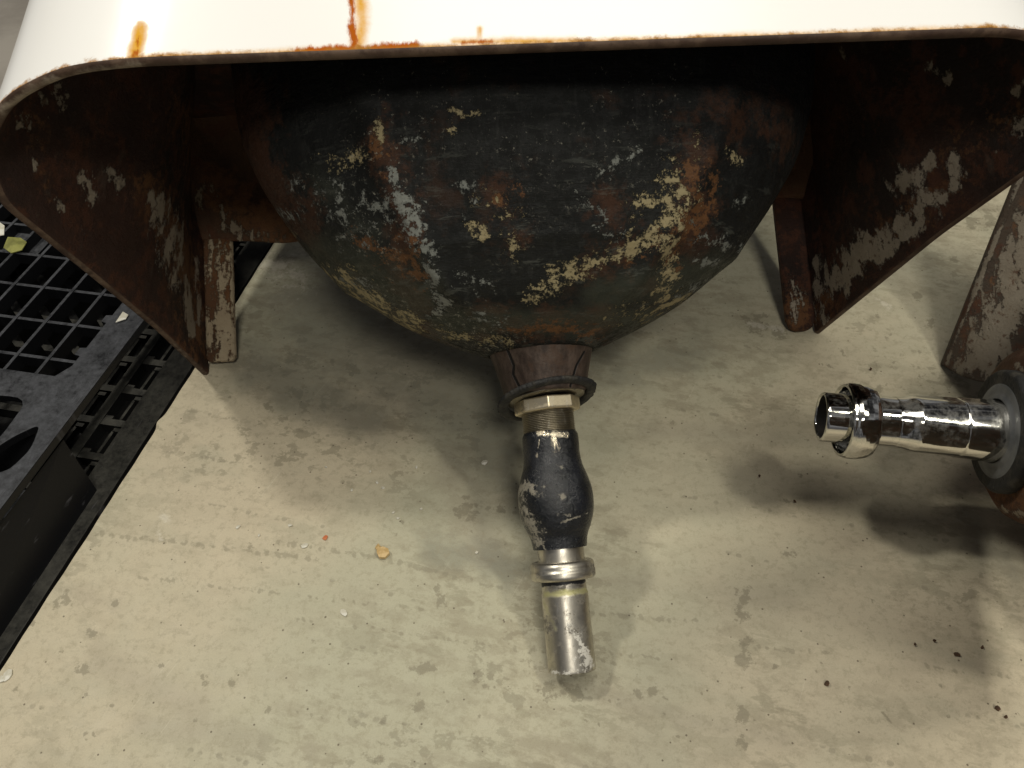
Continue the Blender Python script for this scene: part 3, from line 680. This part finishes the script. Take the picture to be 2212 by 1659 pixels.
paint(bowl, 'white', wide(1.35, [([(848, 370), (860, 420), (885, 450)], 12, 1.0), ([(870, 430), (900, 480), (918, 540)], 28, 1.05), ([(905, 500), (930, 570), (940, 610)], 16, 1.05), ([(925, 580), (940, 640), (968, 655), (935, 680)], 12, 1.05), ([(880, 480), (872, 510)], 16, .9),
                      ([(790, 440), (840, 440)], 34, .6), ([(720, 420), (760, 500)], 40, .5), ([(745, 600), (800, 615)], 10, .6), ([(640, 380), (640, 400)], 14, .7), ([(600, 460), (640, 470)], 16, .6), ([(1300, 470), (1330, 500)], 22, .65), ([(1520, 510), (1600, 540)], 22, .75),
                      ([(1500, 560), (1560, 570)], 16, .65), ([(1600, 440), (1625, 425)], 14, .75), ([(860, 300), (910, 305)], 14, .6), ([(1000, 600), (1060, 620)], 24, .45), ([(1240, 420), (1260, 440)], 16, .6), ([(920, 262), (924, 264)], 9, 1.0), ([(1022, 435), (1024, 437)], 7, 1), ([(1003, 470), (1005, 474)], 9, 1.0),
                      ([(1370, 330), (1300, 370)], 20, .5), ([(1020, 690), (1100, 700)], 14, .55), ([(1500, 480), (1500, 482)], 12, .9), ([(1470, 640), (1560, 600)], 16, .6), ([(990, 390), (1030, 400)], 22, .5)]))
paint(bowl, 'orange', wide(1.35, [([(880, 520), (900, 600)], 34, .85), ([(850, 560), (890, 590)], 36, .7), ([(1500, 370), (1520, 440), (1480, 500)], 36, .95), ([(820, 300), (830, 350)], 30, .6), ([(1460, 520), (1455, 580)], 22, .8), ([(1100, 420), (1080, 450)], 30, .55), ([(770, 510), (800, 530)], 18, .7),
                       ([(1100, 710), (1280, 715)], 22, .75), ([(1530, 380), (1500, 430)], 24, .8), ([(1360, 560), (1420, 520)], 30, .5)]))
paint(bowl, 'brown', [([(520, 200), (560, 400), (640, 480)], 110, 1), ([(820, 260), (860, 400), (880, 620), (920, 720)], 60, .8), ([(1060, 400), (1120, 520)], 60, .8), ([(1500, 300), (1480, 500)], 90, .8), ([(1300, 420), (1360, 560)], 80, .7), ([(1050, 700), (1300, 700)], 60, 1), ([(1560, 250), (1680, 300)], 80, .6), ([(1280, 590), (1400, 620)], 50, .7)])
paint(bowl, 'green', [([(700, 560), (900, 640)], 120, .9), ([(950, 700), (1400, 690)], 60, .9), ([(1300, 640), (1560, 580)], 80, .9), ([(700, 400), (800, 500)], 100, .5)])

# back plate and the two mounting flanges
n = 200; aa = np.linspace(-.3108, .3108, n)
low = -.139 + .011 * np.exp(-((np.abs(aa) - .215) / .035) ** 2) + .003 * np.sin(aa * 40)
P = []
rows = 60
for i, a in enumerate(aa):
    row = []
    for t in np.linspace(0, 1, rows):
        v = -.261 + (low[i] + .261) * t; d_ = .3095 - abs(a)
        x_ = np.clip(1 - d_ / .075, 0, 1); fil = .058 * (1 - math.sqrt(max(1 - x_ * x_, 0))) * (1 - t * t)
        y_ = np.clip(1 - t / .75, 0, 1); fil = max(fil, .06 * (1 - math.sqrt(max(1 - y_ * y_, 0)))) + .0012 * math.sin(a * 70 + v * 50)
        row.append(S(a, v, .0085 + fil))
    row.append(S(a, low[i] + .002, .006)); row.append(S(a, low[i], .0025)); row.append(S(a, -.25, .0025)); P.append(row)
V, F = grid(np.array(P)); bp = mesh_obj('back_plate', V, F, M_back, sink)
paint(bp, 'chip', [([(480, 490), (620, 515)], 50, .7), ([(400, 400), (480, 470)], 50, .6)])
paint(bp, 'rust', [([(470, 400), (540, 450), (630, 510)], 90, .95), ([(520, 470), (600, 490)], 50, 1)])
def flange(sg, name='flange', rbot=.004):
    a0, a1 = sg * .3045, sg * .2765; lo = -.0125 if sg < 0 else -.004
    nA, nV = 14, 120; P = []
    for i in range(nA):
        t = i / (nA - 1); a = a0 + (a1 - a0) * t; row = []
        # round the lower corners
        d = min(t, 1 - t) * abs(a1 - a0); cut = 0
        if d < rbot: cut = rbot - math.sqrt(max(rbot ** 2 - (rbot - d) ** 2, 0))
        for z0 in (.0075,):
            for v in np.linspace(-.25, lo - cut, nV): row.append(S(a, v, z0 - .0012 * (2 * t - 1) ** 2))
        row += [S(a, lo - cut + .0012, .005), S(a, lo - cut + .0012, .001), S(a, lo - cut, .0), S(a, -.25, .0)]
        P.append(row)
    P = np.array(P); P = np.concatenate([P[:1] * 1, P, P[-1:] * 1])
    P[0] = P[1]; P[-1] = P[-2]
    # side walls
    for k in (0, -1):
        src = P[1 if k == 0 else -2]
        for j in range(len(src)): 
            w0 = (src[j] - mid) @ WD; P[k][j] = src[j] - WD * w0
    V, F = grid(P, flip=(sg < 0)); return mesh_obj(name, V, F, M_flange, sink)
fl = flange(-1)
paint(fl, 'chip', [([(485, 540), (490, 640), (482, 780)], 110, .86)]); paint(fl, 'rust', [([(480, 500), (500, 780)], 60, .9)])
fr_ = flange(1, rbot=.011); fr_.data.materials[0] = M_in
paint(fr_, 'chip', [([(1715, 620), (1720, 700)], 40, .62)]); paint(fr_, 'rust', [([(1715, 660), (1722, 720)], 55, 1.1)])

# drain boss, gasket, nut, thread, trap and tail pipe
AX0 = S(.0180, 0, .19); AX1 = S(.0235, .27, .1965); AXD = AX1 - AX0; AXD /= np.linalg.norm(AXD)
def at(s_): return AX0 + AXD * s_
boss = lathe('drain_boss', at(0), AXD, densify([(.0265, .030), (.026, .0405), (.029, .0395), (.036, .0372), (.048, .0340), (.0605, .0312), (.0618, .0300), (.0618, .018)], .0008), M_boss, sink, 220, .0005, 2)
paint(boss, 'crack', [([(1092, 745), (1100, 765), (1110, 790), (1108, 808), (1124, 840)], 4.5, 1), ([(1262, 760), (1245, 790), (1232, 835)], 3.5, 1)])
paint(boss, 'orange', [([(1070, 725), (1280, 722)], 16, .85)])
a3, e13, e23 = frame_from(AXD)
tilt = AXD + .13 * U + .26 * WD
n = 200; prof = [(.0, .0315), (0, .0375), (.0012, .0388), (.003, .0388), (.0040, .037), (.0044, .034), (.0038, .0315), (0, .0315)]
gas = lathe('rubber_washer', at(.0635), tilt, densify(prof, .002), M_rub, sink, 260, .0006, 5)
me = gas.data; co = np.empty(len(me.vertices) * 3); me.vertices.foreach_get('co', co); co = co.reshape(-1, 3)
d = co - at(.065); rr = d - np.outer(d @ a3, a3); L = np.linalg.norm(rr, axis=1); k = np.clip((L - .034) / .004, 0, 1)
co += rr / L[:, None] * (RS.normal(0, .0005, len(L)) * k)[:, None]; me.vertices.foreach_set('co', co.reshape(-1)); me.update()
lathe('washer_plate', at(.0640), AXD + .08 * U + .12 * WD, [(0, .0195), (0, .0295), (.0009, .0300), (.0018, .0295), (.0018, .0195)], M_thr, sink, 96, .0004, 7)
prof = [(0, .0190), (0, .0243), (.0008, .0252), (.0088, .0252), (.0100, .0243), (.0100, .0190)]
nut = lathe('lock_nut', at(.0660), AXD + .03 * U + .04 * WD, prof, M_nut, sink, 8, smooth=False)
bv = nut.modifiers.new('b', 'BEVEL'); bv.width = .0008; bv.segments = 2; bv.limit_method = 'ANGLE'
tp = [(.074, .0185)]
s_ = .074
while s_ < .0925:
    tp += [(s_, .0186), (s_ + .0004, .0198), (s_ + .0008, .0198), (s_ + .0012, .0186)]; s_ += .00128
lathe('threaded_neck', at(0), AXD, tp, M_thr, sink, 96)
ctl = [(.0905, .0196), (.094, .0212), (.100, .0214), (.108, .0214), (.116, .0225), (.125, .0255), (.134, .0279), (.143, .0285), (.152, .0276), (.161, .0248), (.168, .0218), (.1745, .0205), (.1765, .0203)]
pr = smoothprof(ctl, 12); pr = [(ctl[0][0], .0180)] + [tuple(p) for p in pr] + [(.1768, .0165)]
bulb = lathe('swollen_pipe', at(0), AXD, pr, M_tar, sink, 200, .0004, 9)
paint(bulb, 'bare', [([(1165, 935), (1225, 940)], 16, .8), ([(1195, 935), (1200, 975)], 18, .75), ([(1165, 950), (1160, 985)], 8, .6)])
paint(bulb, 'chip', [([(1130, 1050), (1160, 1065)], 22, 1), ([(1118, 1070), (1135, 1085)], 18, .8), ([(1210, 1070), (1216, 1072)], 10, 1), ([(1130, 1100), (1150, 1150), (1165, 1170)], 28, .7), ([(1200, 1110), (1230, 1110)], 10, .7), ([(1150, 1140), (1180, 1160)], 18, .6), ([(1205, 1002), (1215, 1006)], 8, .6),
                     ([(1135, 1045), (1175, 1052)], 5, 1), ([(1210, 1130), (1270, 1108)], 4, .9)])
lathe('connector', at(0), AXD, densify([(.174, .0150), (.174, .0172), (.1945, .0172)], .002), M_nick, sink, 96)
pr = [(0, .0165), (0, .0218), (.0012, .0232), (.004, .0238), (.0062, .0236), (.0066, .0241), (.0115, .0241), (.0130, .0228), (.0130, .0182)]
lathe('slip_nut', at(.1862), AXD, densify(pr, .0015), M_nick, sink, 120)
pr = densify([(.197, .0150), (.197, .0166), (.2015, .0167), (.2085, .0168), (.2095, .0174), (.230, .0175), (.2635, .0176), (.2642, .0174), (.2640, .0163), (.208, .0161)], .0012)
tail = lathe('tail_pipe', at(0), AXD, pr, M_nick, sink, 160, .00025, 11)
paint(tail, 'black', [([(1165, 1262), (1258, 1254)], 13, 1.0)])
paint(tail, 'yellow', [([(1180, 1285), (1270, 1275)], 14, .9), ([(1175, 1300), (1200, 1360)], 12, .5)])
paint(tail, 'scale', [([(1240, 1370), (1262, 1400), (1275, 1440)], 16, .95), ([(1225, 1300), (1235, 1380)], 10, .55), ([(1190, 1455), (1270, 1445)], 12, .7), ([(1250, 1400), (1265, 1440)], 28, .6)])

# ------------------------------------------------------------------ second sink at the right edge
sk2 = empty('cast_iron_sink', (0, 0, 0))
tag(sk2, 'second old sink cut off by the right edge, with a chrome drain pipe pointing left', 'sink')
def at_z(x, y, z): return gz(x, y, z)
q0 = at_z(1772, 900, .118); q1 = at_z(2165, 932, .118)
CD = (q1 - q0); L2 = np.linalg.norm(CD); CD /= L2
M_rust2 = mat_iron_inside('rust_lump', (.36, .31, .24), .4, (.06, .028, .016), (.14, .062, .028))
M_pan2 = mat_iron_inside('dirty_panel', (.27, .24, .19), .6, (.040, .030, .022), (.075, .055, .040))
M_zinc = mat_simple('dull_zinc', (.11, .115, .12), (.17, .175, .18), 40, .5, .3)
# chrome drain
def c_at(s_): return q0 + CD * s_
k = L2
lathe('tail_pipe', c_at(0), CD, densify([(.0015, .0160), (.0004, .0164), (0, .0172), (.0004, .0181), (.0015, .0186), (.034, .0186)], .001), M_chr, sk2, 96, .00035, 4)
lathe('bore_shade_liner', c_at(0), CD, [(.0012, .0163), (.03, .0161), (.0301, .0001)], M_dark, sk2, 96)  # dark liner and end disc standing in for shade in the bore
pr = [(.0375, .0195), (.037, .0240), (.0355, .0262), (.0325, .0276), (.029, .0284), (.025, .0288), (.0215, .0287), (.019, .0282), (.0180, .0272), (.0172, .0276), (.0160, .0270), (.0156, .0256), (.018, .0246), (.030, .0240), (.0335, .0195)]
nut2 = lathe('slip_nut', c_at(.0) - np.array([0, 0, .002]), CD + np.array([0, .04, -.03]), densify(pr, .0008), M_chr, sk2, 120, .0003, 6)
e1 = k * .50
pr = smoothprof([(.036, .0196), (.05, .0197), (e1 - .012, .0200), (e1 - .006, .0207), (e1, .0222), (e1 + .006, .0224), (e1 + .03, .0225), (e1 + .034, .0229), (k - .012, .0234), (k - .003, .0236)], 6)
lathe('chrome_pipe', c_at(0), CD, densify([tuple(p) for p in pr], .001), M_chr, sk2, 120, .0008, 12)
lathe('drain_flange', c_at(k - .006), CD, densify([(0, .0236), (0, .0262), (.0015, .0268), (.0018, .0345), (.003, .0355), (.0055, .0355), (.006, .02)], .002), M_zinc, sk2, 120)
lathe('rubber_gasket', c_at(k - .004), CD, densify([(0, .030), (-.0005, .0425), (.002, .0445), (.008, .0445), (.010, .042), (.010, .03)], .002), M_rub, sk2, 120, .0006, 3)
b2 = lathe('bowl', c_at(k), CD, densify([(.004, .020), (.0045, .046), (.006, .056), (.012, .064), (.028, .070), (.045, .078), (.060, .085), (.075, .11), (.085, .135), (.11, .16), (.16, .18), (.24, .19)], .0025), M_rust2, sk2, 200, .0012, 8)
paint(b2, 'chip', [([(2160, 1100), (2212, 1110)], 20, .8), ([(2200, 790), (2212, 800)], 20, .9), ([(2190, 1060), (2212, 1070)], 10, .5)], False); paint(b2, 'rust', [([(2170, 1060), (2212, 1080)], 60, 1), ([(2150, 850), (2212, 1100)], 90, .8)], False)
# unseen wall added outside the picture to cast shadow, as that sink's near side
pc = [at_z(2262, 930, .08), at_z(2262, 1500, .05), at_z(2280, 1560, .36), at_z(2280, 760, .36)]
nn = np.cross(pc[1] - pc[0], pc[3] - pc[0]); nn /= np.linalg.norm(nn); nn *= np.sign(nn[0])
g_ = np.array([[pc[0] * (1 - a) * (1 - b) + pc[1] * a * (1 - b) + pc[2] * a * b + pc[3] * (1 - a) * b + nn * (.02 * math.sin(3.14 * a) * (b - .3)) for b in np.linspace(0, 1, 30)] for a in np.linspace(0, 1, 40)])
V, F = grid(g_); o = mesh_obj('shadow_side_wall', V, F, M_pan2, sk2); so = o.modifiers.new('thick', 'SOLIDIFY'); so.thickness = .009; so.offset = 0
# side panel leaning over the pipe: left rim edge, then face
E1 = [at_z(2040, 790, .006), at_z(2082, 690, .046), at_z(2126, 582, .09), at_z(2170, 470, .135), at_z(2214, 358, .18), at_z(2290, 180, .25)]
E2 = [at_z(2130, 826, .035), at_z(2190, 730, .06), at_z(2240, 620, .09), at_z(2290, 520, .12), at_z(2350, 420, .15), at_z(2450, 260, .20)]
E3 = [at_z(2215, 800, .055), at_z(2290, 760, .06), at_z(2350, 700, .08), at_z(2420, 620, .10), at_z(2500, 560, .12), at_z(2650, 450, .16)]
def cr(E, n):
    E = np.array(E); t = np.linspace(0, len(E) - 1, n); i = np.clip(t.astype(int), 0, len(E) - 2); f = t - i
    return E[i] * (1 - f)[:, None] + E[i + 1] * f[:, None]
n = 180; c1, c2, c3 = cr(E1, n), cr(E2, n), cr(E3, n); P = []
m_ = 90
tt = np.linspace(0, 1, m_)
face = np.array([[(1 - t) ** 2 * c1[i] + 2 * t * (1 - t) * (2 * c2[i] - .5 * c1[i] - .5 * c3[i]) + t * t * c3[i] for t in tt] for i in range(n)])
ev = c1[0] - c1[-1]; out_n = np.cross(face[90, 40] - face[90, 10], face[120, 30] - face[60, 30]); out_n /= np.linalg.norm(out_n)
if out_n @ (CAMP - face[90, 40]) < 0: out_n = -out_n
side = (c1 - c2); side /= np.linalg.norm(side, axis=1)[:, None]
rimA = c1 + out_n * -.001 + side * .0035; rimB = c1 - out_n * .008 + side * .003
back = face - out_n * .009
P = np.concatenate([back[:, ::-1], rimB[:, None], rimA[:, None], face], 1)
V, F = grid(P); V = list(V); F = [tuple(f) for f in F]; w_ = P.shape[1]
for i in (0, n - 1):
    for j in range(m_ - 1):
        lo_, hi_ = i * w_ + j, i * w_ + w_ - 1 - j; F.append((lo_, lo_ + 1, hi_ - 1, hi_))
pan = mesh_obj('apron', V, F, M_pan2, sk2)
paint(pan, 'chip', [([(2130, 760), (2212, 620)], 110, 1.1), ([(2212, 480), (2180, 640)], 60, 1.0), ([(2080, 790), (2212, 790)], 45, .8), ([(2044, 785), (2130, 572), (2212, 372)], 12, .9)], False)
paint(pan, 'rust', [([(2075, 760), (2110, 690), (2160, 560), (2212, 440)], 26, .5)], False)

# ------------------------------------------------------------------ crumbs and flakes on the board
def flake(name, x, y, r, mat, label, cat, group, elong=1.0, h=.0008):
    c = gz(x, y, 0); n = 7; an = random.random() * 6; k = r / FP * .72; pts = []
    for i in range(n):
        t = i / n * 6.283; rr = k * random.uniform(.65, 1.15); dx, dy = rr * math.cos(t) * elong, rr * math.sin(t)
        pts.append(c + np.array([dx * math.cos(an) - dy * math.sin(an), dx * math.sin(an) + dy * math.cos(an), h + .0002]))
    return scrap(name, pts, mat, h, label, cat, group, curl=h)
W_L = 'tiny white paint flake lying on the beige board'
for x, y, r in ((659, 1180, 6), (743, 1325, 6), (1047, 1000, 6), (515, 1139, 3.5), (627, 1136, 4), (815, 1043, 3), (850, 1108, 3), (705, 1010, 2.5), (900, 1010, 3), (828, 1055, 3), (910, 1100, 3), (860, 1120, 2.5), (560, 1158, 2.5), (1030, 1195, 3), (18, 1460, 8), (5, 1468, 7), (760, 1060, 2.5), (800, 1020, 2.2)):
    flake('paint_flake', x, y, r, M_pal, W_L, 'paint flake', 'white paint flakes on the board', 1.5)
flake('paint_flake', 703, 1163, 6, M_org, 'orange paint flake on the board left of the wood chips', 'paint flake', None, 1.2)
chip = flake('wood_chip', 828, 1198, 13, M_wood, 'larger yellow-brown wood chip lying on the board left of the pipe', 'wood chip', None, 1.2, .003)
flake('wood_chip', 818, 1186, 8, M_wood, 'smaller wood chip touching the larger one from above', 'wood chip', None, 1.3, .002)
D_L = 'dark brown dirt crumb lying on the beige board right of the pipe'
for x, y, r in ((1785, 1478, 9), (2065, 1415, 8), (2152, 1532, 7), (1975, 1394, 3.5), (2017, 1386, 4), (2120, 1400, 4), (2170, 1550, 4), (1880, 800, 4), (1640, 1030, 4), (1715, 1085, 5)):
    flake('dirt_crumb', x, y, r * .5, M_crumb, D_L, 'dirt crumb', 'brown dirt crumbs on the board', 1.4, .0018)
